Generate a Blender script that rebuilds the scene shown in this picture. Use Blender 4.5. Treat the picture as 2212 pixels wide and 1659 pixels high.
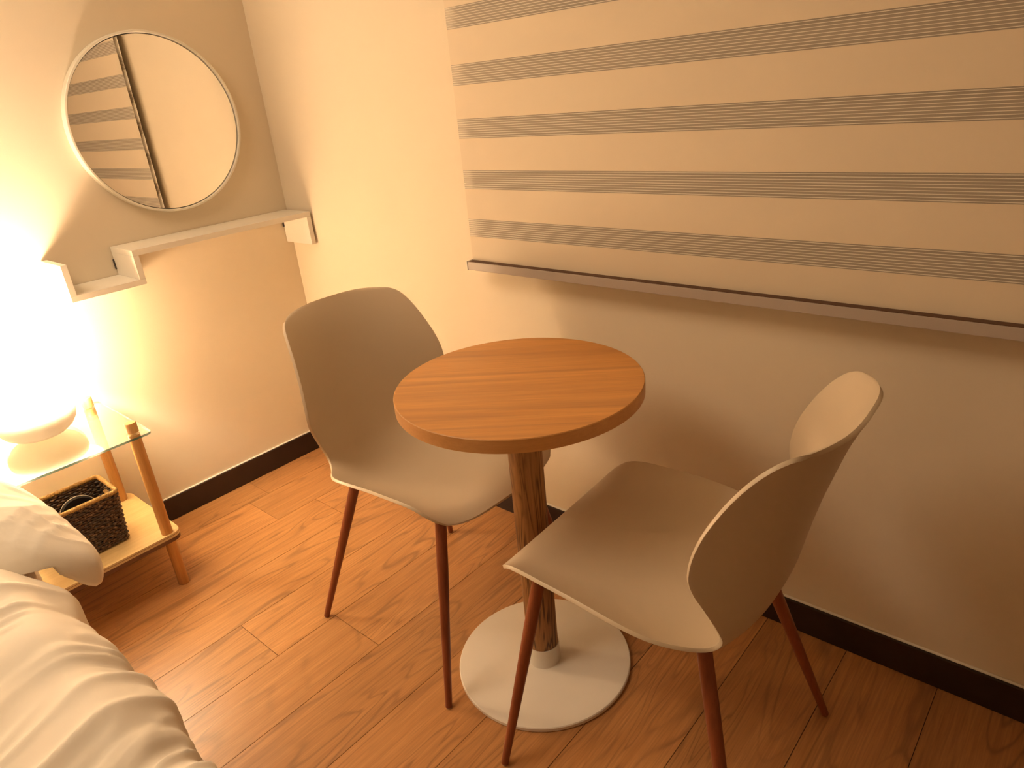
import bpy, bmesh, math, random
from mathutils import Vector, Matrix, noise as mn
random.seed(7)
for o in list(bpy.data.objects): bpy.data.objects.remove(o)
SC = bpy.context.scene
COL = SC.collection
PI = math.pi

# ------------------------------------------------------------------ camera
cam_d = bpy.data.cameras.new('camera'); cam = bpy.data.objects.new('camera', cam_d); COL.objects.link(cam)
CX = (0.754970298620433, 0.6495530646195736, -0.09000369128149345)
CY = (-0.1956442778395187, 0.3541124873955826, 0.9145095203545816)
CZ = (0.6258938925645685, -0.6728188184896685, 0.39442575060021)
CP = (2.3313361, -1.39954469, 1.28742387)
cam.matrix_world = Matrix(((CX[0], CY[0], CZ[0], CP[0]), (CX[1], CY[1], CZ[1], CP[1]), (CX[2], CY[2], CZ[2], CP[2]), (0, 0, 0, 1)))
cam_d.sensor_width = 36.0; cam_d.lens = 1506.165 / 2212 * 36.0; cam_d.clip_start = 0.02
SC.camera = cam
# ------------------------------------------------------------------ world, exposure
W = bpy.data.worlds.new('world'); SC.world = W; W.use_nodes = True
W.node_tree.nodes['Background'].inputs[0].default_value = (1, .72, .45, 1)
W.node_tree.nodes['Background'].inputs[1].default_value = 0.02
vs = SC.view_settings
vs.view_transform = 'Standard'; vs.look = 'None'; vs.gamma = 1.0; vs.use_curve_mapping = False
vs.exposure = 2.93
LIGHT_COL = (1.0, .765, .52)
BULB_W = 5.0
SHADE_EMIT = 1.8
FILL_W = 3.0

# ------------------------------------------------------------------ material helpers
def mat(name):
    m = bpy.data.materials.new(name); m.use_nodes = True
    nt = m.node_tree
    b = nt.nodes['Principled BSDF']
    return m, nt, b
def N(nt, t, **kw):
    n = nt.nodes.new(t)
    for k, v in kw.items(): setattr(n, k, v)
    return n
def L(nt, a, b): nt.links.new(a, b)
def mathn(nt, op, a, b=None, c=None):
    n = N(nt, 'ShaderNodeMath', operation=op)
    for i, v in enumerate((a, b, c)):
        if v is None: continue
        if isinstance(v, (int, float)): n.inputs[i].default_value = v
        else: L(nt, v, n.inputs[i])
    return n.outputs[0]
def ramp(nt, fac, stops, interp='LINEAR'):
    r = N(nt, 'ShaderNodeValToRGB'); r.color_ramp.interpolation = interp
    el = r.color_ramp.elements
    while len(el) < len(stops): el.new(0.5)
    for e, (p, c) in zip(el, stops):
        e.position = p; e.color = (c[0], c[1], c[2], 1) if isinstance(c, tuple) else (c, c, c, 1)
    L(nt, fac, r.inputs[0]); return r.outputs[0]
def mixc(nt, fac, a, b, blend='MIX'):
    n = N(nt, 'ShaderNodeMix', data_type='RGBA', blend_type=blend)
    def s(v, i):
        if isinstance(v, tuple): n.inputs[i].default_value = (*v[:3], 1)
        elif isinstance(v, (int, float)): n.inputs[i].default_value = v
        else: L(nt, v, n.inputs[i])
    s(fac, 0); s(a, 6); s(b, 7); return n.outputs[2]
def objco(nt, scale=(1, 1, 1), rot=(0, 0, 0), loc=(0, 0, 0), src=None):
    tc = N(nt, 'ShaderNodeTexCoord'); mp = N(nt, 'ShaderNodeMapping')
    mp.inputs['Scale'].default_value = scale; mp.inputs['Rotation'].default_value = rot; mp.inputs['Location'].default_value = loc
    L(nt, src if src is not None else tc.outputs['Object'], mp.inputs[0]); return mp.outputs[0]
def noisen(nt, co, scale, detail=3, rough=.5, dist=0.0):
    n = N(nt, 'ShaderNodeTexNoise'); L(nt, co, n.inputs['Vector'])
    n.inputs['Scale'].default_value = scale; n.inputs['Detail'].default_value = detail
    n.inputs['Roughness'].default_value = rough; n.inputs['Distortion'].default_value = dist
    return n.outputs['Fac']
def bump(nt, b, h, strength=.2, dist=.001):
    n = N(nt, 'ShaderNodeBump'); n.inputs['Strength'].default_value = strength; n.inputs['Distance'].default_value = dist
    L(nt, h, n.inputs['Height']); L(nt, n.outputs[0], b.inputs['Normal'])

def plain(name, col, rough=.5, var=.06, vscale=6.0, bscale=0, bstr=.1, bdist=.0005, spec=.5, metal=0):
    m, nt, b = mat(name)
    co = objco(nt)
    n = noisen(nt, co, vscale, 3)
    lo = tuple(c * (1 - var) for c in col); hi = tuple(min(1, c * (1 + var)) for c in col)
    L(nt, ramp(nt, n, [(.3, lo), (.7, hi)]), b.inputs['Base Color'])
    b.inputs['Roughness'].default_value = rough; b.inputs['Specular IOR Level'].default_value = spec; b.inputs['Metallic'].default_value = metal
    if bscale: bump(nt, b, noisen(nt, co, bscale, 4, .6), bstr, bdist)
    return m

def wood(name, dark, mid, light, axis='Y', across=5.0, along=.7, rings=55.0, ringk=.35, rough=.4, attr=None, rot=0, spec=.5, fib=1.0, loc=(0, 0, 0), bstr=.15, patch=.0, pw=3.0):
    """grain runs along `axis`; cathedral rings from a stretched noise field, plus fine fibres"""
    m, nt, b = mat(name)
    src = None
    tc = N(nt, 'ShaderNodeTexCoord'); base = tc.outputs['Object']
    if attr:
        at = N(nt, 'ShaderNodeAttribute', attribute_name=attr)
        sc = N(nt, 'ShaderNodeVectorMath', operation='MULTIPLY'); L(nt, at.outputs['Color'], sc.inputs[0]); sc.inputs[1].default_value = (31, 17, 9)
        ad = N(nt, 'ShaderNodeVectorMath', operation='ADD'); L(nt, base, ad.inputs[0]); L(nt, sc.outputs[0], ad.inputs[1]); base = ad.outputs[0]
    if axis == 'Y': s1 = (across, along, across); s2 = (1, .035, 1)
    elif axis == 'X': s1 = (along, across, across); s2 = (.035, 1, 1)
    else: s1 = (across, across, along); s2 = (1, 1, .035)
    rbase = objco(nt, (1, 1, 1), (0, 0, rot), loc, src=base)
    c1 = objco(nt, s1, src=rbase); c2 = objco(nt, s2, src=rbase)
    n1 = noisen(nt, c1, 1.0, 2.2, .45, .6)
    ph = mathn(nt, 'MULTIPLY', n1, rings)
    s = mathn(nt, 'SINE', ph)
    s = mathn(nt, 'MULTIPLY_ADD', s, .5, .5)
    s = mathn(nt, 'POWER', s, pw)                     # thin late-wood lines
    msk = ramp(nt, noisen(nt, c1, 1.7, 1), [(.35, .25), (.6, 1.0)])
    s = mathn(nt, 'MULTIPLY', s, msk)
    f = noisen(nt, c2, 260, 4, .65)
    f2 = noisen(nt, c2, 60, 3, .6)
    fr = ramp(nt, f, [(.35, 0.0), (.62, 1.0)])
    base_c = ramp(nt, f2, [(.3, mid), (.7, light)])
    col = mixc(nt, mathn(nt, 'MULTIPLY', s, ringk), base_c, dark)
    col = mixc(nt, mathn(nt, 'MULTIPLY', mathn(nt, 'SUBTRACT', 1.0, fr), .22 * fib), col, dark)
    if patch:
        pn = ramp(nt, noisen(nt, c1, .6, 2), [(.38, 0.0), (.66, 1.0)])
        col = mixc(nt, mathn(nt, 'MULTIPLY', pn, patch), col, dark)
    if attr:
        hs = N(nt, 'ShaderNodeHueSaturation'); L(nt, col, hs.inputs['Color'])
        sp = N(nt, 'ShaderNodeSeparateColor'); L(nt, at.outputs['Color'], sp.inputs[0])
        L(nt, mathn(nt, 'MULTIPLY_ADD', sp.outputs[0], .16, .92), hs.inputs['Value']); col = hs.outputs[0]
    L(nt, col, b.inputs['Base Color'])
    b.inputs['Roughness'].default_value = rough; b.inputs['Specular IOR Level'].default_value = spec
    hh = mathn(nt, 'ADD', mathn(nt, 'MULTIPLY', f, .6), mathn(nt, 'MULTIPLY', s, -.3))
    bump(nt, b, hh, bstr, .0006)
    return m

M = {}
M['wall'] = plain('wallpaper', (.81, .71, .555), .75, .015, 3, 220, .25, .0006, .25)
M['ceiling'] = plain('ceiling_paint', (.82, .74, .62), .8, .01)
M['base'] = plain('baseboard_dark', (.026, .011, .007), .42, .15, 20, 90, .1)
M['bead'] = plain('white_sealant', (.9, .87, .8), .4)
M['floor'] = wood('oak_laminate', (.23, .105, .04), (.52, .240, .080), (.64, .318, .118), 'Y', 8.5, 1.1, 85, .62, .40, attr='plank', patch=.16, bstr=.3, fib=1.7, pw=7.0)
M['subfloor'] = plain('subfloor', (.05, .03, .02), .8)
M['tabletop'] = wood('tabletop_oak', (.36, .155, .05), (.73, .325, .078), (.84, .400, .108), 'X', 9, .7, 26, .42, .38, rot=-math.radians(36), patch=.25, bstr=.08)
M['tableedge'] = wood('tabletop_edge_band', (.36, .155, .04), (.55, .26, .075), (.62, .31, .10), 'X', 8, 2.5, 14, .3, .45, rot=-math.radians(36))
M['pole'] = wood('turned_wood_post', (.075, .032, .010), (.34, .165, .05), (.46, .235, .08), 'Z', 30, 2.8, 60, .9, .55, bstr=.5)
M['leg'] = wood('red_brown_stain', (.13, .030, .010), (.26, .070, .025), (.33, .095, .035), 'Z', 25, 1.5, 12, .4, .38)
M['shell'] = plain('greige_plastic', (.65, .535, .39), .42, .02, 4, 500, .08, .0003, .5)
M['whitemetal'] = plain('white_painted_steel', (.82, .77, .69), .3, .02, 5, 300, .04, .0003)
M['whiteboard'] = plain('white_laminate_board', (.82, .77, .68), .45, .02, 5)
M['hanger'] = plain('dark_bracket', (.05, .04, .04), .4)
M['birch'] = wood('pale_plywood', (.50, .30, .11), (.74, .52, .24), (.82, .60, .30), 'Y', 7, .9, 12, .3, .4, patch=.15)
M['plyedge'] = plain('plywood_edge_pale', (.70, .52, .28), .5)
M['plycore'] = plain('plywood_core_dark', (.16, .07, .035), .6)
M['polewood'] = wood('honey_wood_post', (.30, .13, .035), (.60, .31, .095), (.70, .39, .135), 'Z', 40, 2.0, 14, .4, .4)
M['blind'] = plain('blind_fabric', (.76, .65, .50), .85, .01, 4, 900, .12, .0003, .15)
M['rail'] = plain('rail_satin', (.46, .39, .34), .45, .02)
M['railshade'] = plain('rail_top_shade_dark', (.10, .045, .022), .6)
M['railcap'] = plain('rail_cap', (.74, .68, .60), .4, .02)
M['thread'] = plain('white_thread', (.80, .75, .66), .8, .01)
M['mirrorframe'] = plain('white_mirror_frame', (.82, .77, .66), .35, .02)
M['linen'] = plain('white_linen', (.84, .78, .69), .9, .02, 5, 700, .12, .0003, .1)
M['mattress'] = plain('mattress_ticking', (.7, .66, .6), .9)
M['bedwood'] = wood('bed_frame_wood', (.2, .1, .04), (.42, .24, .11), (.5, .3, .15), 'X')
M['ceramic'] = plain('matte_white_ceramic', (.84, .79, .71), .5, .01)
M['black'] = plain('black_plastic', (.012, .011, .012), .35)
M['glide'] = plain('foot_glide', (.6, .55, .48), .6)
M['rope'] = wood('golden_wicker', (.14, .06, .015), (.46, .25, .07), (.60, .36, .12), 'X', 60, 60, 20, .5, .6)

# stain marks on the blind's lowest band
def blind_with_stains():
    m = M['blind']; nt = m.node_tree; b = nt.nodes['Principled BSDF']
    old = b.inputs['Base Color'].links[0].from_socket
    tc = N(nt, 'ShaderNodeTexCoord'); sp = N(nt, 'ShaderNodeSeparateXYZ'); L(nt, tc.outputs['Object'], sp.inputs[0])
    for (x, z, rx, rz, sh) in ((1.0015, .8765, .0035, .0085, .35), (1.0185, .8895, .0018, .0022, .0)):
        dx = mathn(nt, 'SUBTRACT', sp.outputs[0], x); dz = mathn(nt, 'SUBTRACT', sp.outputs[2], z)
        dx = mathn(nt, 'ADD', dx, mathn(nt, 'MULTIPLY', dz, sh))
        q = mathn(nt, 'ADD', mathn(nt, 'POWER', mathn(nt, 'DIVIDE', dx, rx), 2), mathn(nt, 'POWER', mathn(nt, 'DIVIDE', dz, rz), 2))
        k = mathn(nt, 'LESS_THAN', q, 1.0)
        old = mixc(nt, mathn(nt, 'MULTIPLY', k, .8 if rx > .003 else .35), old, (.72, .42, .14))
    L(nt, old, b.inputs['Base Color'])
blind_with_stains()

# sheer voile
m, nt, b = mat('sheer_voile'); M['voile'] = m
nt.nodes.remove(b); out = nt.nodes['Material Output']
tr = N(nt, 'ShaderNodeBsdfTransparent'); tr.inputs[0].default_value = (.93, .90, .86, 1)
df = N(nt, 'ShaderNodeBsdfDiffuse'); df.inputs[0].default_value = (.68, .60, .50, 1)
tl = N(nt, 'ShaderNodeBsdfTranslucent'); tl.inputs[0].default_value = (.6, .55, .48, 1)
m1 = N(nt, 'ShaderNodeMixShader'); m1.inputs[0].default_value = .3; L(nt, df.outputs[0], m1.inputs[1]); L(nt, tl.outputs[0], m1.inputs[2])
m2 = N(nt, 'ShaderNodeMixShader'); m2.inputs[0].default_value = .62
L(nt, tr.outputs[0], m2.inputs[1]); L(nt, m1.outputs[0], m2.inputs[2]); L(nt, m2.outputs[0], out.inputs[0])
# clear glass (thin slab: transparent with fresnel gloss)
m, nt, b = mat('clear_glass'); M['glass'] = m
nt.nodes.remove(b); out = nt.nodes['Material Output']
tr = N(nt, 'ShaderNodeBsdfTransparent'); tr.inputs[0].default_value = (.955, .985, .965, 1)
gl = N(nt, 'ShaderNodeBsdfGlossy'); gl.inputs['Roughness'].default_value = .01; gl.inputs[0].default_value = (1, 1, 1, 1)
fr = N(nt, 'ShaderNodeFresnel'); ge = N(nt, 'ShaderNodeNewGeometry')                     # same reflectance entering and leaving the slab
L(nt, mathn(nt, 'MULTIPLY_ADD', ge.outputs['Backfacing'], 1 / 1.5 - 1.5, 1.5), fr.inputs[0])
mx = N(nt, 'ShaderNodeMixShader'); L(nt, fr.outputs[0], mx.inputs[0]); L(nt, tr.outputs[0], mx.inputs[1]); L(nt, gl.outputs[0], mx.inputs[2]); L(nt, mx.outputs[0], out.inputs[0])
m, nt, b = mat('glass_edge_teal'); M['glassedge'] = m
b.inputs['Base Color'].default_value = (.03, .22, .21, 1); b.inputs['Roughness'].default_value = .12
b.inputs['Alpha'].default_value = .8
# mirror
m, nt, b = mat('mirror_silver'); M['mirror'] = m
b.inputs['Base Color'].default_value = (.90, .89, .86, 1); b.inputs['Metallic'].default_value = 1; b.inputs['Roughness'].default_value = .0
# lamp shade, lit from inside
m, nt, b = mat('glowing_pleated_shade'); M['shade'] = m
nt.nodes.remove(b); out = nt.nodes['Material Output']
em = N(nt, 'ShaderNodeEmission'); em.inputs[0].default_value = (*LIGHT_COL, 1); em.inputs[1].default_value = SHADE_EMIT
tl = N(nt, 'ShaderNodeBsdfDiffuse'); tl.inputs[0].default_value = (.85, .8, .72, 1)
ad = N(nt, 'ShaderNodeAddShader'); L(nt, em.outputs[0], ad.inputs[0]); L(nt, tl.outputs[0], ad.inputs[1])
tp = N(nt, 'ShaderNodeBsdfTransparent'); tp.inputs[0].default_value = (1, .95, .88, 1)          # thin paper lets part of the bulb's light straight through
mx = N(nt, 'ShaderNodeMixShader'); mx.inputs[0].default_value = .55
L(nt, tp.outputs[0], mx.inputs[1]); L(nt, ad.outputs[0], mx.inputs[2]); L(nt, mx.outputs[0], out.inputs[0])
m, nt, b = mat('glowing_bulb'); M['bulb'] = m
b.inputs['Emission Color'].default_value = (*LIGHT_COL, 1); b.inputs['Emission Strength'].default_value = 12
# wicker
m, nt, b = mat('dark_wicker'); M['wicker'] = m
co = objco(nt, (1, 1, 1))
n1 = noisen(nt, co, 130, 3); n2 = noisen(nt, objco(nt, (1, 1, 6)), 25, 2)
c = ramp(nt, n1, [(.32, (.022, .013, .010)), (.52, (.095, .045, .024)), (.72, (.26, .15, .08))])
c = mixc(nt, ramp(nt, n2, [(.45, 0.0), (.6, .6)]), c, (.06, .05, .045))
L(nt, c, b.inputs['Base Color']); b.inputs['Roughness'].default_value = .26
bump(nt, b, noisen(nt, co, 500, 2), .15, .0004)

# ------------------------------------------------------------------ geometry helpers
def wtrans(p):
    t = Vector((0, 0, 0))
    while p is not None: t += p.location; p = p.parent
    return t
def obj(name, bm, mats, parent=None, smooth=False, at_world=True, sharp=None):
    """link bm as ONE mesh; verts given in world coords are shifted to the parent's frame"""
    if parent is not None and at_world: bmesh.ops.translate(bm, verts=bm.verts, vec=-wtrans(parent))
    me = bpy.data.meshes.new(name); bm.normal_update(); bm.to_mesh(me); bm.free()
    for mm in (mats if isinstance(mats, (list, tuple)) else [mats]): me.materials.append(mm)
    if smooth:
        me.polygons.foreach_set('use_smooth', [True] * len(me.polygons))
        if sharp: me.set_sharp_from_angle(angle=math.radians(sharp))
    o = bpy.data.objects.new(name, me); COL.objects.link(o)
    if parent is not None: o.parent = parent
    return o
def thing(name, label, cat, loc=(0, 0, 0), rotz=0, group=None):
    o = bpy.data.objects.new(name, None); COL.objects.link(o); o.empty_display_size = .1
    o.location = loc; o.rotation_euler = (0, 0, rotz); o['label'] = label; o['category'] = cat
    if group: o['group'] = group
    return o
def tag(o, label, cat, group=None):
    o['label'] = label; o['category'] = cat
    if group: o['group'] = group
    return o
def struct(o, label=None):
    o['kind'] = 'structure'
    if label: o['label'] = label
    return o
def box(bm, x0, x1, y0, y1, z0, z1, bev=0, mi=0):
    r = bmesh.ops.create_cube(bm, size=1)
    for v in r['verts']: v.co = Vector(((x0 + x1) / 2 + v.co.x * (x1 - x0), (y0 + y1) / 2 + v.co.y * (y1 - y0), (z0 + z1) / 2 + v.co.z * (z1 - z0)))
    fs = set(f for v in r['verts'] for f in v.link_faces)
    for f in fs: f.material_index = mi
    if bev:
        es = list(set(e for v in r['verts'] for e in v.link_edges))
        rr = bmesh.ops.bevel(bm, geom=es, offset=bev, segments=2, affect='EDGES', profile=.6)
        for f in rr['faces']: f.material_index = mi
def lathe(bm, prof, c=(0, 0, 0), seg=48, mi=0, cap0=True, cap1=True, rfun=None):
    rings = []
    for k, (r, z) in enumerate(prof):
        ring = []
        for i in range(seg):
            a = 2 * PI * i / seg
            rr = r * (rfun(a, k / (len(prof) - 1)) if rfun else 1)
            ring.append(bm.verts.new((c[0] + rr * math.cos(a), c[1] + rr * math.sin(a), c[2] + z)))
        rings.append(ring)
    for a, b_ in zip(rings, rings[1:]):
        for i in range(seg):
            f = bm.faces.new((a[i], a[(i + 1) % seg], b_[(i + 1) % seg], b_[i])); f.material_index = mi
    if cap0: bm.faces.new(rings[0][::-1]).material_index = mi
    if cap1: bm.faces.new(rings[-1]).material_index = mi
    return rings
def tube(bm, pts, rad, seg=8, mi=0, caps=True):
    pts = [Vector(p) for p in pts]; rings = []
    n = len(pts); up = None
    for i, p in enumerate(pts):
        t = (pts[min(i + 1, n - 1)] - pts[max(i - 1, 0)]).normalized()
        if up is None:
            up = Vector((0, 0, 1)) if abs(t.z) < .9 else Vector((1, 0, 0))
        s = t.cross(up).normalized(); u = s.cross(t).normalized(); up = u
        r = rad[i] if isinstance(rad, (list, tuple)) else rad
        rings.append([bm.verts.new(p + (s * math.cos(2 * PI * k / seg) + u * math.sin(2 * PI * k / seg)) * r) for k in range(seg)])
    for a, b_ in zip(rings, rings[1:]):
        for k in range(seg):
            f = bm.faces.new((a[k], a[(k + 1) % seg], b_[(k + 1) % seg], b_[k])); f.material_index = mi
    if caps:
        bm.faces.new(rings[0][::-1]).material_index = mi; bm.faces.new(rings[-1]).material_index = mi
def rounded_slab(bm, x0, x1, y0, y1, z0, z1, r, mtop=0, medge=1, seg=8, bands=None):
    """slab with rounded plan corners; bands = list of (z, mi) edge bands from bottom"""
    pl = []
    for cx, cy, a0 in ((x1 - r, y1 - r, 0), (x0 + r, y1 - r, PI / 2), (x0 + r, y0 + r, PI), (x1 - r, y0 + r, 1.5 * PI)):
        for k in range(seg + 1):
            a = a0 + PI / 2 * k / seg; pl.append((cx + r * math.cos(a), cy + r * math.sin(a)))
    zs = [z0] + [b_[0] for b_ in (bands or [])] + [z1]
    mis = [b_[1] for b_ in (bands or [])] + [medge]
    rings = [[bm.verts.new((x, y, z)) for x, y in pl] for z in zs]
    n = len(pl)
    for k, (a, b_) in enumerate(zip(rings, rings[1:])):
        for i in range(n): bm.faces.new((a[i], a[(i + 1) % n], b_[(i + 1) % n], b_[i])).material_index = mis[k]
    bm.faces.new(rings[0][::-1]).material_index = mtop; bm.faces.new(rings[-1]).material_index = mtop

# ------------------------------------------------------------------ room shell
RX, RY, RZ = 4.6, -3.9, 2.4
def wallbox(name, *b_):
    bm = bmesh.new(); box(bm, *b_); return struct(obj(name, bm, M['wall']))
wallbox('wall_left', -.1, 0, RY - .1, .1, -.1, RZ + .1)
wallbox('wall_back', 0, RX + .1, 0, .1, -.1, RZ + .1)
wallbox('wall_right', RX, RX + .1, RY - .1, 0, -.1, RZ + .1)
wallbox('wall_front', 0, RX, RY - .1, RY, -.1, RZ + .1)
bm = bmesh.new(); box(bm, 0, RX, RY, 0, RZ, RZ + .1); struct(obj('ceiling', bm, M['ceiling']))
# plank floor: boards run along y, 0.1875 wide
bm = bmesh.new()
cl = bm.loops.layers.color.new('plank')
box(bm, 0, RX, RY, 0, -.1, -.003, mi=1)
g = .0007; Wd = .1875
joint = {0: -.483, 1: -.332, 2: -1.16, 3: -.833, 4: -.655, 5: -1.19, 6: -1.205, 7: -1.02, 8: -1.21, 9: -.98, 10: -1.19, 11: -1.08, 12: -1.2, 13: -1.0}
for k in range(-1, 25):
    xa = max(.1475 + Wd * k, 0); xb_ = min(.1475 + Wd * (k + 1), RX)
    if xb_ <= xa: continue
    y = joint.get(k, -random.uniform(.05, 1.15)); ys = [0]
    while y > RY:
        if y < -.001: ys.append(y)
        y -= 1.22
    ys.append(RY)
    for ya, yb in zip(ys, ys[1:]):
        x0, x1, y0, y1 = xa + g, xb_ - g, yb + g, ya - g
        r = bmesh.ops.create_cube(bm, size=1)
        for v in r['verts']: v.co = Vector(((x0 + x1) / 2 + v.co.x * (x1 - x0), (y0 + y1) / 2 + v.co.y * (y1 - y0), -.0015 + v.co.z * .003))
        c = (random.random(), random.random(), random.random(), 1)
        for f in set(f for v in r['verts'] for f in v.link_faces):
            for lp in f.loops: lp[cl] = c
struct(obj('floor', bm, [M['floor'], M['subfloor']]))
# baseboards with white sealant bead
def baseboard(name, horiz, a, b_):
    bm = bmesh.new(); t, h = .012, .082
    if horiz: box(bm, a, b_, -t, -.0003, .0003, h, .002)
    else: box(bm, .0003, t, a, b_, .0003, h, .002)
    o = struct(obj(name, bm, M['base']))
    bm = bmesh.new()
    if horiz: tube(bm, [(a, -.003, h + .001), (b_, -.003, h + .001)], .0034, 8)
    else: tube(bm, [(.003, a, h + .001), (.003, b_, h + .001)], .0034, 8)
    obj('sealant_bead', bm, M['bead'], o)
baseboard('baseboard_left', False, RY, -.0005)
baseboard('baseboard_back', True, .0125, RX)

# added fill light softening the shadows, shaped as an unseen flush ceiling fitting
cl_ = thing('ceiling_fill', 'unseen round fill light added at the ceiling above the bed', 'fill light', (.65, -1.75, RZ))
bm = bmesh.new(); lathe(bm, [(.55, -.0405), (.555, -.035), (.555, -.0005)], (.65, -1.75, RZ), 64); obj('fill_housing', bm, M['whitemetal'], cl_, smooth=True, sharp=40)
ad_ = bpy.data.lights.new('fill_light', 'AREA'); ad_.shape = 'DISK'; ad_.size = 1.06; ad_.energy = FILL_W; ad_.color = LIGHT_COL
ao_ = bpy.data.objects.new('fill_light', ad_); COL.objects.link(ao_); ao_.location = (0, 0, -.045); ao_.parent = cl_

# ------------------------------------------------------------------ zebra blind
BX0, BX1, BYF, BYR = .9775, 2.95, -.052, -.036
blind = thing('roller_blind', 'wide cream zebra roller blind with sheer stripes hanging on the wall', 'window blind', ((BX0 + BX1) / 2, -.03, .83))
ZTOP = 1.98
sh = [(1.0425 + .1259 * k, 1.0425 + .1259 * k + .0475) for k in range(-1, 8)]
bands = []; z = .845
for a, b_ in sh:
    if b_ > ZTOP: break
    bands.append((z, a)); z = b_
bands.append((z, ZTOP))
bm = bmesh.new()
for a, b_ in bands: box(bm, BX0, BX1, BYF - .0004, BYF + .0004, a, b_)
obj('opaque_band', bm, M['blind'], blind, at_world=True)['label'] = 'cream opaque fabric bands of the front layer'
def voile(name, y, rng):
    bm = bmesh.new()
    for a, b_ in rng:
        v = [bm.verts.new(p) for p in ((BX0, y, a), (BX1, y, a), (BX1, y, b_), (BX0, y, b_))]; bm.faces.new(v)
        n = 9
        for k in range(n):
            zz = a + (b_ - a) * (k + .5) / n
            box(bm, BX0, BX1, y - .0010, y - .0002, zz - .0006, zz + .0006, mi=1)
    return obj(name, bm, [M['voile'], M['thread']], blind)
voile('sheer_band', BYF, [s for s in sh if s[1] < ZTOP])['label'] = 'darker see-through stripes of fine threads'
# rear layer: opaque behind the sheer stripes, sheer behind the opaque ones
ro = [(a - .016, b_ + .016) for a, b_ in sh if b_ < ZTOP - .05]
bm = bmesh.new()
for a, b_ in ro: box(bm, BX0, BX1, BYR - .0004, BYR + .0004, a, b_)
obj('rear_band', bm, M['thread'], blind)
rs = [(b_, a2) for (a, b_), (a2, b2) in zip(ro, ro[1:])]
voile('rear_sheer_band', BYR, rs)
bm = bmesh.new(); box(bm, BX0 - .001, BX1, -.074, -.034, .8285, .851, .0015); obj('bottom_rail', bm, M['rail'], blind)['label'] = 'grey beige metal bottom rail'
bm = bmesh.new(); box(bm, BX0 + .004, BX1, -.0725, -.0545, .8512, .8522); obj('rail_top_shade', bm, M['railshade'], blind)['label'] = 'strip of painted shade along the top of the bottom rail'  # shade on the rail's top face, put in as a dark-coloured strip
bm = bmesh.new(); box(bm, BX0 - .0045, BX0 - .001, -.0755, -.0325, .8275, .8525, .001); obj('end_cap', bm, M['railcap'], blind)
bm = bmesh.new(); box(bm, BX0 - .01, BX1 + .01, -.09, 0, ZTOP - .005, ZTOP + .075, .006); obj('head_rail', bm, M['whiteboard'], blind)
# ------------------------------------------------------------------ round mirror
MY, MZ, MR = -.3805, 1.270, .2600
mir = thing('round_mirror', 'round wall mirror with thin white rim above the zigzag shelf', 'mirror', (0, MY, MZ))
def lathe_x(bm, prof, seg=128, mi=0, close=False):
    rings = []
    for r, x in prof:
        rings.append([bm.verts.new((x, MY + r * math.cos(2 * PI * i / seg), MZ + r * math.sin(2 * PI * i / seg))) for i in range(seg)])
    pr = list(zip(rings, rings[1:]))
    if close: pr.append((rings[-1], rings[0]))
    for a, b_ in pr:
        for i in range(seg): bm.faces.new((a[i], a[(i + 1) % seg], b_[(i + 1) % seg], b_[i])).material_index = mi
    return rings
bm = bmesh.new()
lathe_x(bm, [(MR - .0075, .0005), (MR, .0005), (MR, .028), (MR - .0015, .0295), (MR - .006, .0295), (MR - .0075, .028)], close=True)
bmesh.ops.recalc_face_normals(bm, faces=bm.faces)
obj('mirror_rim', bm, M['mirrorframe'], mir, smooth=True, sharp=35)['label'] = 'thin white rim'
bm = bmesh.new(); r = lathe_x(bm, [(MR - .0100, .017), (MR - .0100, .0205)]); bm.faces.new(r[0]); bm.faces.new(r[1]); bmesh.ops.recalc_face_normals(bm, faces=bm.faces)
obj('mirror_glass', bm, M['mirror'], mir)
bm = bmesh.new(); r = lathe_x(bm, [(MR - .0085, .002), (MR - .0085, .016)]); bm.faces.new(r[0]); bm.faces.new(r[1]); bmesh.ops.recalc_face_normals(bm, faces=bm.faces)
obj('backing', bm, M['hanger'], mir)
# ------------------------------------------------------------------ zigzag shelf
zs = thing('zigzag_shelf', 'white zigzag wall ledge with a low tray end, mounted under the round mirror', 'shelf', (0, -.41, .84))
D0, D1 = .0015, .16; T = .0165
def board(name, y0, y1, z0, z1, miter=None):
    bm = bmesh.new(); box(bm, D0, D1, y0, y1, z0, z1, .0007); return obj(name, bm, M['whiteboard'], zs)
e = .0002
board('side_panel', -.811, -.811 + T, .8405 + T + e, .944)
board('lower_shelf', -.811, -.6045, .8405, .8405 + T)
board('riser', -.6045 - T, -.6045, .8405 + T + e, .926 - e)
board('upper_shelf', -.6045 - T, -.0095, .926, .943)
board('side_panel', -.0095 - T, -.0095, .830, .926 - e)
bm = bmesh.new(); box(bm, .001, .006, -.6245, -.6212, .875, .905); obj('hanger', bm, M['hanger'], zs)
bm = bmesh.new(); box(bm, .001, .006, -.030, -.0262, .885, .908); obj('hanger', bm, M['hanger'], zs)

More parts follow.
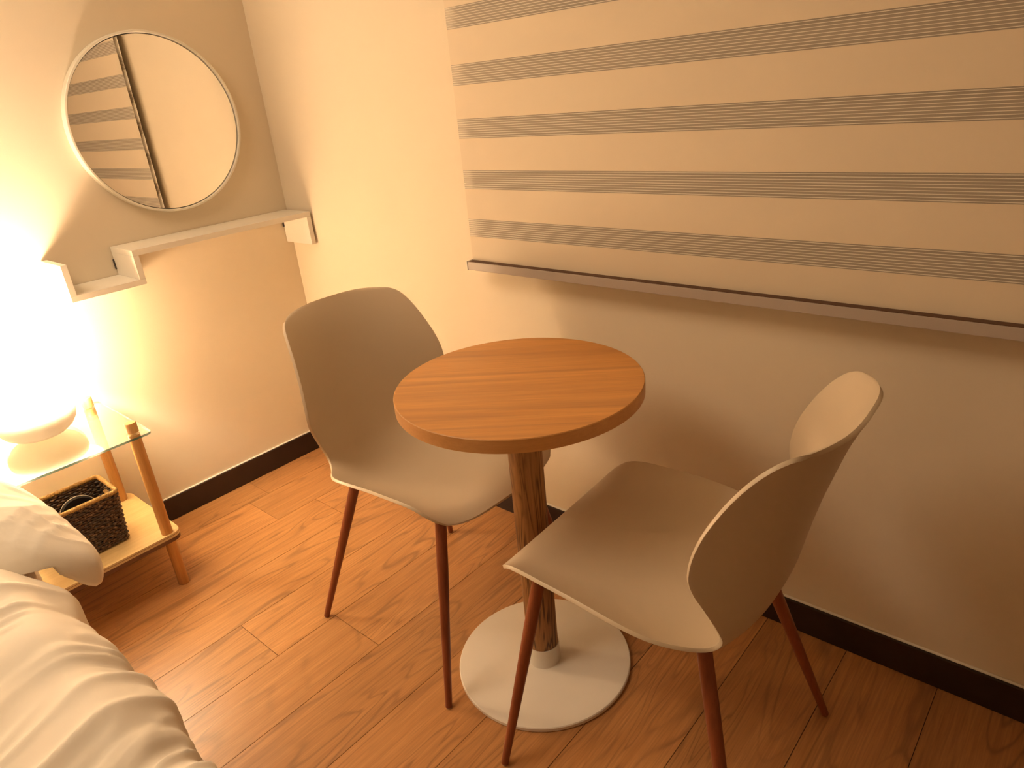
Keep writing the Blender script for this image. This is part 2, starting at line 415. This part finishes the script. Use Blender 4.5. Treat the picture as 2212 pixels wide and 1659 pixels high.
# ------------------------------------------------------------------ bedside table
ST = (.215, -.965, 0)
st = thing('side_table', 'bedside table with glass top, round wooden posts and pale plywood lower shelf', 'side table', ST)
GX0, GX1, GY0, GY1, GZ = .036, .430, -1.212, -.803, .510
bm = bmesh.new(); rounded_slab(bm, GX0, GX1, GY0, GY1, GZ - .006, GZ, .018, 0, 1)
obj('glass_top', bm, [M['glass'], M['glassedge']], st)['label'] = 'clear glass top with teal edge'
bm = bmesh.new(); rounded_slab(bm, .026, .405, -1.205, -.803, .155, .180, .03, 0, 1, bands=[(.166, 2), (.1685, 1), (.1695, 3)][:0] or [(.167, 2), (.1735, 1), (.1748, 2)])
obj('lower_shelf', bm, [M['birch'], M['plyedge'], M['plycore']], st)['label'] = 'pale plywood lower shelf with a dark line along its edge'
for px, py in ((.385, -.838), (.062, -.838), (.385, -1.172), (.062, -1.172)):
    r = .0155
    for nm, a, b_ in (('leg', .0, GZ - .0063), ):
        bm = bmesh.new()
        lathe(bm, [(r - .002, a), (r, a + .003), (r, b_)], (px, py, 0), 28)
        leg = obj(nm, bm, M['polewood'], st, smooth=True, sharp=40)
    bm = bmesh.new()
    lathe(bm, [(r, GZ + .0003), (r, GZ + .0265), (r - .002, GZ + .029)], (px, py, 0), 28)
    obj('leg_cap', bm, M['polewood'], leg, smooth=True, sharp=40)
# ------------------------------------------------------------------ table lamp
LX, LY = .15, -.992
lamp = thing('table_lamp', 'lit table lamp with pleated white shade and pebble base on the glass top', 'lamp', (LX, LY, GZ))
bm = bmesh.new()
prof = [(.0, .0), (.05, .0), (.066, .004), (.083, .016), (.095, .033), (.100, .052), (.0985, .07), (.091, .086), (.077, .098), (.058, .106), (.035, .110), (.018, .111), (.012, .114), (.012, .14)]
lathe(bm, prof[1:], (LX, LY, GZ + .0004), 64, cap0=True, cap1=True)
obj('lamp_base', bm, M['ceramic'], lamp, smooth=True, sharp=50)['label'] = 'rounded matte white pebble base'
ZS0, ZS1, RS0, RS1 = .612, .787, .127, .066
bm = bmesh.new(); NP = 72
pl = lambda a, t: 1 + .014 * math.cos(NP * a)
lathe(bm, [(RS0 + (RS1 - RS0) * t, ZS0 + (ZS1 - ZS0) * t) for t in [i / 10 for i in range(11)]], (LX, LY, 0), NP * 6, cap0=False, cap1=False, rfun=pl)
o = obj('lamp_shade', bm, M['shade'], lamp, smooth=True); o['label'] = 'glowing pleated shade'
sm = o.modifiers.new('thick', 'SOLIDIFY'); sm.thickness = .0015
bm = bmesh.new(); bmesh.ops.create_uvsphere(bm, u_segments=24, v_segments=16, radius=.022)
bmesh.ops.translate(bm, verts=bm.verts, vec=(LX, LY, .672)); obj('light_bulb', bm, M['bulb'], lamp, smooth=True)
ld = bpy.data.lights.new('bulb_light', 'POINT'); ld.energy = BULB_W; ld.color = LIGHT_COL; ld.shadow_soft_size = .042
lo = bpy.data.objects.new('bulb_light', ld); COL.objects.link(lo); lo.location = (0, 0, .715 - GZ); lo.parent = lamp

# ------------------------------------------------------------------ wicker basket
BK = (.235, -1.03, .1803)
bk = thing('wicker_basket', 'dark woven wicker basket with golden bound rim on the plywood shelf', 'basket', BK)
bx0, bx1, by0, by1 = .192, .316, -1.096, -.918     # at the bottom
fl = .016; H = .163
def bper(t, n=4):
    """plan rectangle (rounded) grown with height t"""
    e_ = fl * t
    x0, x1, y0, y1 = bx0 - e_ * .4, bx1 + e_, by0 - e_, by1 + e_ * .5
    return x0, x1, y0, y1
def peri(t, s):
    x0, x1, y0, y1 = bper(t); r = .012
    w, h = x1 - x0 - 2 * r, y1 - y0 - 2 * r; q = PI * r / 2; tot = 2 * (w + h) + 4 * q
    s = (s % 1) * tot
    seq = [(h, (x1, y0 + r), (0, 1)), ('a', (x1 - r, y1 - r), 0), (w, (x1 - r, y1), (-1, 0)), ('a', (x0 + r, y1 - r), PI / 2), (h, (x0, y1 - r), (0, -1)), ('a', (x0 + r, y0 + r), PI), (w, (x0 + r, y0), (1, 0)), ('a', (x1 - r, y0 + r), 1.5 * PI)]
    for a, p, d in seq:
        ln = q if a == 'a' else a
        if s <= ln or (a, p, d) == seq[-1]:
            if a == 'a':
                an = d + s / r; return (p[0] + r * math.cos(an), p[1] + r * math.sin(an)), (math.cos(an), math.sin(an))
            return (p[0] + d[0] * s, p[1] + d[1] * s), (d[1], -d[0])
        s -= ln
rows = 22; ns = 56
bm = bmesh.new()
for k in range(rows):
    t = (k + .5) / rows; z = BK[2] + .003 + (H - .008) * t
    pts = []
    for i in range(ns * 3 + 1):
        s = i / (ns * 3); (x, y), nn = peri(t, s)
        off = .0024 * math.sin(PI * ns * s + PI * k) + .0005 * mn.noise(Vector((x * 60, y * 60, k * 3)))
        zz = z + .0006 * mn.noise(Vector((x * 40, y * 40, k * 1.7 + 5)))
        hole = (y > by1 - .004) and t > .78 and t < .93 and .215 < x < .296      # hand hole in the right end
        hole2 = (y < by0 + .004) and t > .78 and t < .93 and .215 < x < .296
        if hole or hole2:
            if len(pts) > 1: tube(bm, pts, .0042, 6)
            pts = []; continue
        pts.append((x + nn[0] * off, y + nn[1] * off, zz))
    if len(pts) > 1: tube(bm, pts, .0042, 6)
obj('woven_side', bm, M['wicker'], bk, smooth=True)
bm = bmesh.new(); box(bm, bx0 + .002, bx1 - .002, by0 + .002, by1 - .002, BK[2], BK[2] + .006, .002); obj('bottom', bm, M['wicker'], bk)
bm = bmesh.new()
nr = 150; zt = BK[2] + H
cp = []
for i in range(nr + 1):
    (x, y), nn = peri(1.0, i / nr); cp.append((x, y, zt))
tube(bm, cp, .0045, 8)
for st_ in range(2):                                     # wrapped binding
    pts = []
    for i in range(nr * 6 + 1):
        s = i / (nr * 6); (x, y), nn = peri(1.0, s); a = 2 * PI * (130 * s) + st_ * PI
        pts.append((x + nn[0] * .0052 * math.cos(a), y + nn[1] * .0052 * math.cos(a), zt + .0052 * math.sin(a)))
    tube(bm, pts, .0016, 5)
obj('bound_rim', bm, M['rope'], bk, smooth=True)['label'] = 'golden brown wrapped rim'
# binding round the hand hole
for yy in (by1 + .0065, by0 - .013):
    bm = bmesh.new(); zz = zt - .040
    pts = [(.212 + .088 * i / 120, yy + .0034 * math.sin(i * 1.3), zz + .0034 * math.cos(i * 1.3)) for i in range(121)]
    tube(bm, pts, .0022, 6)
    obj('hand_grip', bm, M['rope'], bk, smooth=True)['label'] = 'golden wrapped lower edge of the hand hole'
# dark rounded item standing in the basket
bm = bmesh.new()
cx, cy, cz = .268, -1.0, BK[2] + .1195
prof = [(.001, 0), (.044, 0), (.0475, .003), (.0475, .009), (.044, .012), (.001, .012)]
rings = []
for r, xx in prof:
    rings.append([bm.verts.new((cx + (xx - .006), cy + r * math.cos(2 * PI * i / 40), cz + .0 + r * 1.0 * math.sin(2 * PI * i / 40))) for i in range(40)])
for a, b_ in zip(rings, rings[1:]):
    for i in range(40): bm.faces.new((a[i], a[(i + 1) % 40], b_[(i + 1) % 40], b_[i]))
bmesh.ops.recalc_face_normals(bm, faces=bm.faces)
dk = thing('round_case', 'black round flat case standing inside the wicker basket', 'case', (cx, cy, BK[2] + .007))
obj('case_body', bm, M['black'], dk, smooth=True, sharp=40)
bm = bmesh.new(); tube(bm, [(cx, cy + .048 * math.cos(2 * PI * i / 40), cz + .048 * math.sin(2 * PI * i / 40)) for i in range(41)], .0016, 6)
obj('case_trim', bm, M['rail'], dk, smooth=True)
bm = bmesh.new(); box(bm, cx - .02, cx + .02, cy - .04, cy + .04, BK[2] + .007, cz - .03, .006); obj('case_stand', bm, M['black'], dk)

# ------------------------------------------------------------------ round table
TX, TY, TR = 1.4625, -.4464, .2509
tb = thing('round_table', 'small round wooden pedestal table with white disc foot between the chairs', 'table', (TX, TY, 0))
bm = bmesh.new()
lathe(bm, [(TR - .004, .711), (TR, .713), (TR, .7385), (TR - .0008, .7395), (TR - .0015, .74)], (TX, TY, 0), 128, mi=1)
for f in bm.faces:
    if abs(f.normal.z) > .9 or len(f.verts) > 10: f.material_index = 0
o = obj('tabletop', bm, [M['tabletop'], M['tableedge']], tb, smooth=True, sharp=30)
for p in o.data.polygons: p.material_index = 0 if len(p.vertices) > 10 else 1
bm = bmesh.new()
def knot(a, t):
    zz = t; return 1 + .05 * math.exp(-((a - 5.0) / .35) ** 2 - ((zz - .78) / .035) ** 2) + .02 * math.exp(-((a - 5.4) / .4) ** 2 - ((zz - .93) / .05) ** 2)
lathe(bm, [(.0365, .062 + (.711 - .062) * i / 40) for i in range(41)], (TX, TY, 0), 64, rfun=knot)
obj('post', bm, M['pole'], tb, smooth=True, sharp=40)['label'] = 'thick dark-grained wooden post'
bm = bmesh.new(); lathe(bm, [(.040, .0115), (.039, .014), (.0385, .0615)], (TX, TY, 0), 64)
obj('collar', bm, M['whitemetal'], tb, smooth=True, sharp=40)
bm = bmesh.new(); lathe(bm, [(.2035, .0005), (.206, .002), (.206, .0095), (.204, .0115)], (TX, TY, 0), 128)
obj('base_plate', bm, M['whitemetal'], tb, smooth=True, sharp=40)['label'] = 'white steel disc foot'

# ------------------------------------------------------------------ chairs (local frame: +X forward)
# rows: (edge x,y,z, centre x,z, power x, power z)
ROWS = [
 (0.2522, 0.1704, 0.4581, 0.2650, 0.4425, 4.0, 4.0),
 (0.2391, 0.1885, 0.4734, 0.2580, 0.4440, 3.2, 3.5),
 (0.2212, 0.2025, 0.4911, 0.2450, 0.4465, 2.6, 3.2),
 (0.1989, 0.2107, 0.5039, 0.2220, 0.4480, 2.2, 3.0),
 (0.1654, 0.2167, 0.5090, 0.1850, 0.4450, 2.0, 2.9),
 (0.1159, 0.2210, 0.5087, 0.1300, 0.4380, 2.0, 2.8),
 (0.0628, 0.2241, 0.5069, 0.0720, 0.4310, 2.0, 2.8),
 (0.0172, 0.2267, 0.5033, 0.0200, 0.4265, 2.0, 2.8),
 (-0.0419, 0.2266, 0.4959, -0.0400, 0.4245, 2.0, 2.8),
 (-0.0823, 0.2175, 0.4862, -0.0900, 0.4260, 2.0, 2.8),
 (-0.1190, 0.1991, 0.4762, -0.1320, 0.4330, 2.2, 2.6),
 (-0.1464, 0.1808, 0.4708, -0.1680, 0.4490, 2.4, 2.4),
 (-0.1637, 0.1700, 0.4762, -0.1920, 0.4720, 2.4, 2.2),
 (-0.1711, 0.1689, 0.4911, -0.2050, 0.5000, 2.3, 2.2),
 (-0.1690, 0.1763, 0.5113, -0.2130, 0.5280, 2.2, 2.0),
 (-0.1632, 0.1876, 0.5384, -0.2195, 0.5560, 2.1, 2.0),
 (-0.1546, 0.1998, 0.5680, -0.2260, 0.5850, 2.1, 2.0),
 (-0.1444, 0.2102, 0.5960, -0.2320, 0.6120, 2.1, 2.0),
 (-0.1380, 0.2143, 0.6221, -0.2380, 0.6360, 2.1, 2.0),
 (-0.1415, 0.2120, 0.6578, -0.2460, 0.6680, 2.1, 2.0),
 (-0.1534, 0.2055, 0.6953, -0.2560, 0.7020, 2.1, 2.0),
 (-0.1692, 0.1985, 0.7276, -0.2650, 0.7320, 2.1, 2.0),
 (-0.1869, 0.1913, 0.7575, -0.2740, 0.7610, 2.2, 2.0),
 (-0.2087, 0.1831, 0.7870, -0.2850, 0.7900, 2.3, 2.2),
 (-0.2311, 0.1729, 0.8096, -0.2950, 0.8130, 2.4, 2.4),
 (-0.2522, 0.1576, 0.8221, -0.3020, 0.8280, 2.6, 2.6),
 (-0.2704, 0.1418, 0.8255, -0.3046, 0.8339, 3.0, 3.0),
]
def catmull(P, t):
    n = len(P) - 1; i = min(int(t * n), n - 1); u = t * n - i
    p0, p1, p2, p3 = P[max(i - 1, 0)], P[i], P[i + 1], P[min(i + 2, n)]
    return tuple(.5 * ((2 * b_) + (-a + c) * u + (2 * a - 5 * b_ + 4 * c - d) * u * u + (-a + 3 * b_ - 3 * c + d) * u ** 3) for a, b_, c, d in zip(p0, p1, p2, p3))
def shell_bm():
    bm = bmesh.new(); NR, NC = 90, 44; grid = []
    for j in range(NR + 1):
        ex, ey, ez, cx, cz, px, pz = catmull(ROWS, j / NR)
        row = []
        for i in range(NC + 1):
            s = i / NC * 2 - 1
            s = math.sin(s * PI / 2) * .35 + s * .65
            u = abs(s)
            row.append(bm.verts.new((cx + (ex - cx) * u ** px, ey * s, cz + (ez - cz) * u ** pz)))
        grid.append(row)
    for a, b_ in zip(grid, grid[1:]):
        for i in range(NC): bm.faces.new((a[i], a[i + 1], b_[i + 1], b_[i]))
    bmesh.ops.recalc_face_normals(bm, faces=bm.faces)
    return bm
def make_chair(label, loc, rotz):
    t = thing('shell_chair', label, 'chair', loc, rotz)
    t['group'] = 'beige shell chairs at the round table'
    s = obj('seat_shell', shell_bm(), M['shell'], t, smooth=True, at_world=False)
    # make sure the normals point up/forward so the shell thickens downward/backward
    me = s.data
    mid = min(me.polygons, key=lambda p: (p.center - Vector((.05, 0, .43))).length)
    if mid.normal.z < 0: me.flip_normals()
    md = s.modifiers.new('thick', 'SOLIDIFY'); md.thickness = .0065; md.offset = -1; md.use_even_offset = False
    bv = s.modifiers.new('bev', 'BEVEL'); bv.width = .0022; bv.segments = 2; bv.limit_method = 'ANGLE'; bv.angle_limit = math.radians(50)
    s['label'] = 'beige moulded one-piece seat and backrest'
    for (fx, fy), (hx, hy, hz) in (((.247, .242), (.192, .140, .436)), ((.247, -.242), (.192, -.140, .436)), ((-.246, .235), (-.128, .128, .428)), ((-.246, -.235), (-.128, -.128, .428))):
        bm = bmesh.new(); A = Vector((fx, fy, .003)); B = Vector((hx, hy, hz)); pts = [A.lerp(B, k / 12) for k in range(13)]
        tube(bm, pts, [.0078 + (.0128 - .0078) * min(1, k / 9) for k in range(13)], 24)
        lg = obj('leg', bm, M['leg'], t, smooth=True, at_world=False, sharp=40)
        bm = bmesh.new(); lathe(bm, [(.0055, .0), (.0066, .001), (.0066, .0032)], (fx, fy, 0), 16)
        gl_ = obj('foot_glide', bm, M['glide'], lg, at_world=False)
    bm = bmesh.new(); box(bm, -.10, .17, -.02, .02, .405, .412, .002); box(bm, .12, .15, -.12, .12, .405, .412, .002); box(bm, -.11, -.08, -.11, .11, .405, .412, .002)
    box(bm, -.10, -.09, -.01, .01, .41, .420); box(bm, .13, .14, -.01, .01, .41, .435)
    obj('under_frame', bm, M['hanger'], t, at_world=False)
    return t
c1 = make_chair('beige shell chair with red-brown legs in the corner, seen from its front', (1.130, -.439, 0), -.016)
c2 = make_chair('beige shell chair with red-brown legs by the blind wall, back turned to the viewer', (1.807, -.4635, 0), PI + .042)

# ------------------------------------------------------------------ bed, duvet, pillow
bed = thing('bed', 'low bed under the rumpled white duvet along the left side', 'bed', (1.1, -1.95, 0))
bm = bmesh.new(); box(bm, .02, 2.12, -2.72, -1.33, .08, .24, .01)
obj('bed_frame', bm, M['bedwood'], bed)
for x, y in ((.12, -1.40), (2.0, -1.40), (.12, -2.6), (2.0, -2.6)):
    bm = bmesh.new(); box(bm, x - .03, x + .03, y - .03, y + .03, 0, .08); obj('leg', bm, M['bedwood'], bed)
bm = bmesh.new(); box(bm, .02, 2.10, -2.70, -1.315, .24, .425, .04); obj('mattress', bm, M['mattress'], bed, smooth=True)

def ridge(p): return 1 - abs(math.sin(p))
def wr(x, y):
    """wrinkle height: folds mostly across the bed, fanning out, with finer creases between"""
    q = Vector((x * 2.2, y * 1.4, 3.1)); w = mn.noise(q) * .16 + mn.noise(q * 2.3) * .05
    yy = y + 1.3
    xs = x + w + .28 * yy + .25 * yy * yy
    a1 = .5 + .5 * mn.noise(Vector((x * 3, y * 2.0, 9)))
    a2 = max(0, mn.noise(Vector((x * 6, y * 4, 1))) + .25)
    a3 = max(0, mn.noise(Vector((x * 9, y * 6, 5))) + .15)
    h = .013 * math.sin(xs * 2 * PI / .27) * a1
    h += .0115 * (ridge(xs * PI / .105 + 1.0) ** 1.6) * a2 * 2
    h += .0068 * (ridge((xs * 1.0 + .25 * w) * PI / .040 + 2) ** 1.5) * a3 * 2
    h += .0040 * (ridge((x * .6 + .9 * yy + .5 * w) * PI / .05) ** 2) * max(0, mn.noise(Vector((x * 8, y * 8, 21))) + .05) * 2
    h += .010 * mn.noise(Vector((x * 5, y * 5, 7))) + .003 * mn.noise(Vector((x * 14, y * 10, 2)))
    return h
DX0, DX1 = .70, 2.30
def duvet():
    bm = bmesh.new(); NX, NY = 300, 210; grid = []
    for i in range(NX + 1):
        fx = i / NX; row = []
        for j in range(NY + 1):
            fy = j / NY
            # path length from the hanging hem up over the side and across
            s = fy * 1.95; YE = -1.205 + .006 - .010 * max(0, .46 + (DX1 - .46) * fx - 1.1)
            drop = .318
            if s < drop: y0, z0 = YE, .13 + s; nx = (1, 0)
            else:
                r = .065; a = (s - drop) / r
                if a < PI / 2: y0, z0 = YE - r + r * math.cos(a), .13 + drop + r * math.sin(a); nx = (math.cos(a), math.sin(a))
                else: y0, z0 = YE - r - (s - drop - r * PI / 2), .13 + drop + r; nx = (0, 1)
            # head-end outline: pulled back diagonally away from the pillow corner
            xl = .46
            x = xl + (DX1 - xl) * fx
            h = wr(x, y0 if s >= drop else -1.205 - (drop - s) * .6)
            side = min(1, nx[1] + .35)
            xs_ = max(.50, .835 + .645 * min(0, y0 + 1.20)); head = min(1, max(0, (x - xs_) / .10)); head = head * head * (3 - 2 * head)      # flat where the pillow lies
            h = h * (.25 + .75 * head)
            e = min(1, (x - xl) / .06); e2 = min(1, (DX1 - x) / .06)
            rnd = math.sqrt(max(0, 1 - (1 - e) ** 2)) * math.sqrt(max(0, 1 - (1 - e2) ** 2))
            bulge = .010 * mn.noise(Vector((x * 7, 0, 4))) + .006 * mn.noise(Vector((x * 19, 0, 8)))
            y = y0 + nx[0] * (h * .8 + bulge * 1.6); z = z0 + nx[1] * (h - .006)
            y -= (1 - head) * .005 * nx[0]
            z -= (1 - head) * .024 * nx[1]
            if z0 > .44: z = .435 + (z - .435) * (rnd * .92 + .08)
            else: y = y - (1 - rnd) * .03
            # slight puff in the middle
            z += .02 * nx[1] * math.sin(min(1, max(0, (-1.2 - y0) / .9)) * PI) * rnd * head
            pf = min(1, max(0, (-1.21 - y0) / .08)); pf = pf * pf * (3 - 2 * pf)
            z += .045 * pf * head * (1 - .5 * min(1, max(0, (x - 1.0) / .5)))
            if head < 1 and z0 > .44: z = min(z, .484 + .11 * head)
            row.append(bm.verts.new((x, y, z)))
        grid.append(row)
    for a, b_ in zip(grid, grid[1:]):
        for k in range(NY): bm.faces.new((a[k], a[k + 1], b_[k + 1], b_[k]))
    bmesh.ops.recalc_face_normals(bm, faces=bm.faces)
    o = obj('duvet', bm, M['linen'], None, smooth=True)
    md = o.modifiers.new('thick', 'SOLIDIFY'); md.thickness = .006; md.offset = -1
    return o
tag(duvet(), 'rumpled white duvet spread over the bed, hanging over its side', 'duvet')

def pillow():
    """soft rectangular cushion; local u along x, v along y"""
    bm = bmesh.new(); n = 70
    P = {(0, 0): Vector((.09, -1.74, .535)), (1, 0): Vector((.54, -1.70, .535)), (0, 1): Vector((.47, -1.13, .540)), (1, 1): Vector((.935, -1.078, .480))}
    def base(u, v): return P[(0, 0)] * (1 - u) * (1 - v) + P[(1, 0)] * u * (1 - v) + P[(0, 1)] * (1 - u) * v + P[(1, 1)] * u * v
    tops = []
    for sgn in (1, -1):
        g_ = []
        for i in range(n + 1):
            r_ = []
            for j in range(n + 1):
                a, b_ = -math.cos(PI * i / n), -math.cos(PI * j / n); a0_, b0_ = a, b_
                kc = 1 - .13 * (a * a * b_ * b_) ** 1.5; a, b_ = a * kc, b_ * kc
                # slightly drawn-in sides, pointed corners
                u = .5 + .5 * a * (1 - .05 * (1 - b_ * b_)); v = .5 + .5 * b_ * (1 - .04 * (1 - a * a))
                p = base(u, v)
                th = (max(0, 1 - a0_ ** 4) ** .48) * (max(0, 1 - b0_ ** 4) ** .48)
                w = .010 * mn.noise(Vector((p.x * 9, p.y * 5, 11 * sgn))) + .006 * ridge(p.x * 22 + p.y * 14 + 7 * mn.noise(Vector((p.x * 5, p.y * 5, 3)))) ** 2 + .004 * ridge(p.x * 45 - p.y * 20 + 5 * mn.noise(Vector((p.x * 7, p.y * 7, 8)))) ** 3
                h = (.082 if sgn > 0 else .034) * th + (w * min(1, th * 3))
                dr = max(0, min(1, (p.y + 1.20) / .09)) * max(0, min(1, (p.x - .55) / .25)); dr = dr * dr * (3 - 2 * dr)
                zz = p.z + sgn * h - dr * (.026 if sgn > 0 else .080 * min(1, th * 1.4) + .026)
                if p.y < -1.185: zz = max(zz, .492 + .012 * max(0, min(1, (p.x - .85) / .08)))
                r_.append(Vector((p.x, p.y, zz)))
            g_.append(r_)
        tops.append(g_)
    vt = [[bm.verts.new(p) for p in r_] for r_ in tops[0]]
    vb = [[vt[i][j] if i in (0, n) or j in (0, n) else bm.verts.new(tops[1][i][j]) for j in range(n + 1)] for i in range(n + 1)]
    for i in range(n):
        for j in range(n):
            bm.faces.new((vt[i][j], vt[i + 1][j], vt[i + 1][j + 1], vt[i][j + 1]))
            bm.faces.new((vb[i][j], vb[i][j + 1], vb[i + 1][j + 1], vb[i + 1][j]))
    bmesh.ops.recalc_face_normals(bm, faces=bm.faces)
    return obj('pillow', bm, M['linen'], None, smooth=True)
tag(pillow(), 'white pillow with its corner hanging over the bed edge beside the side table', 'pillow')
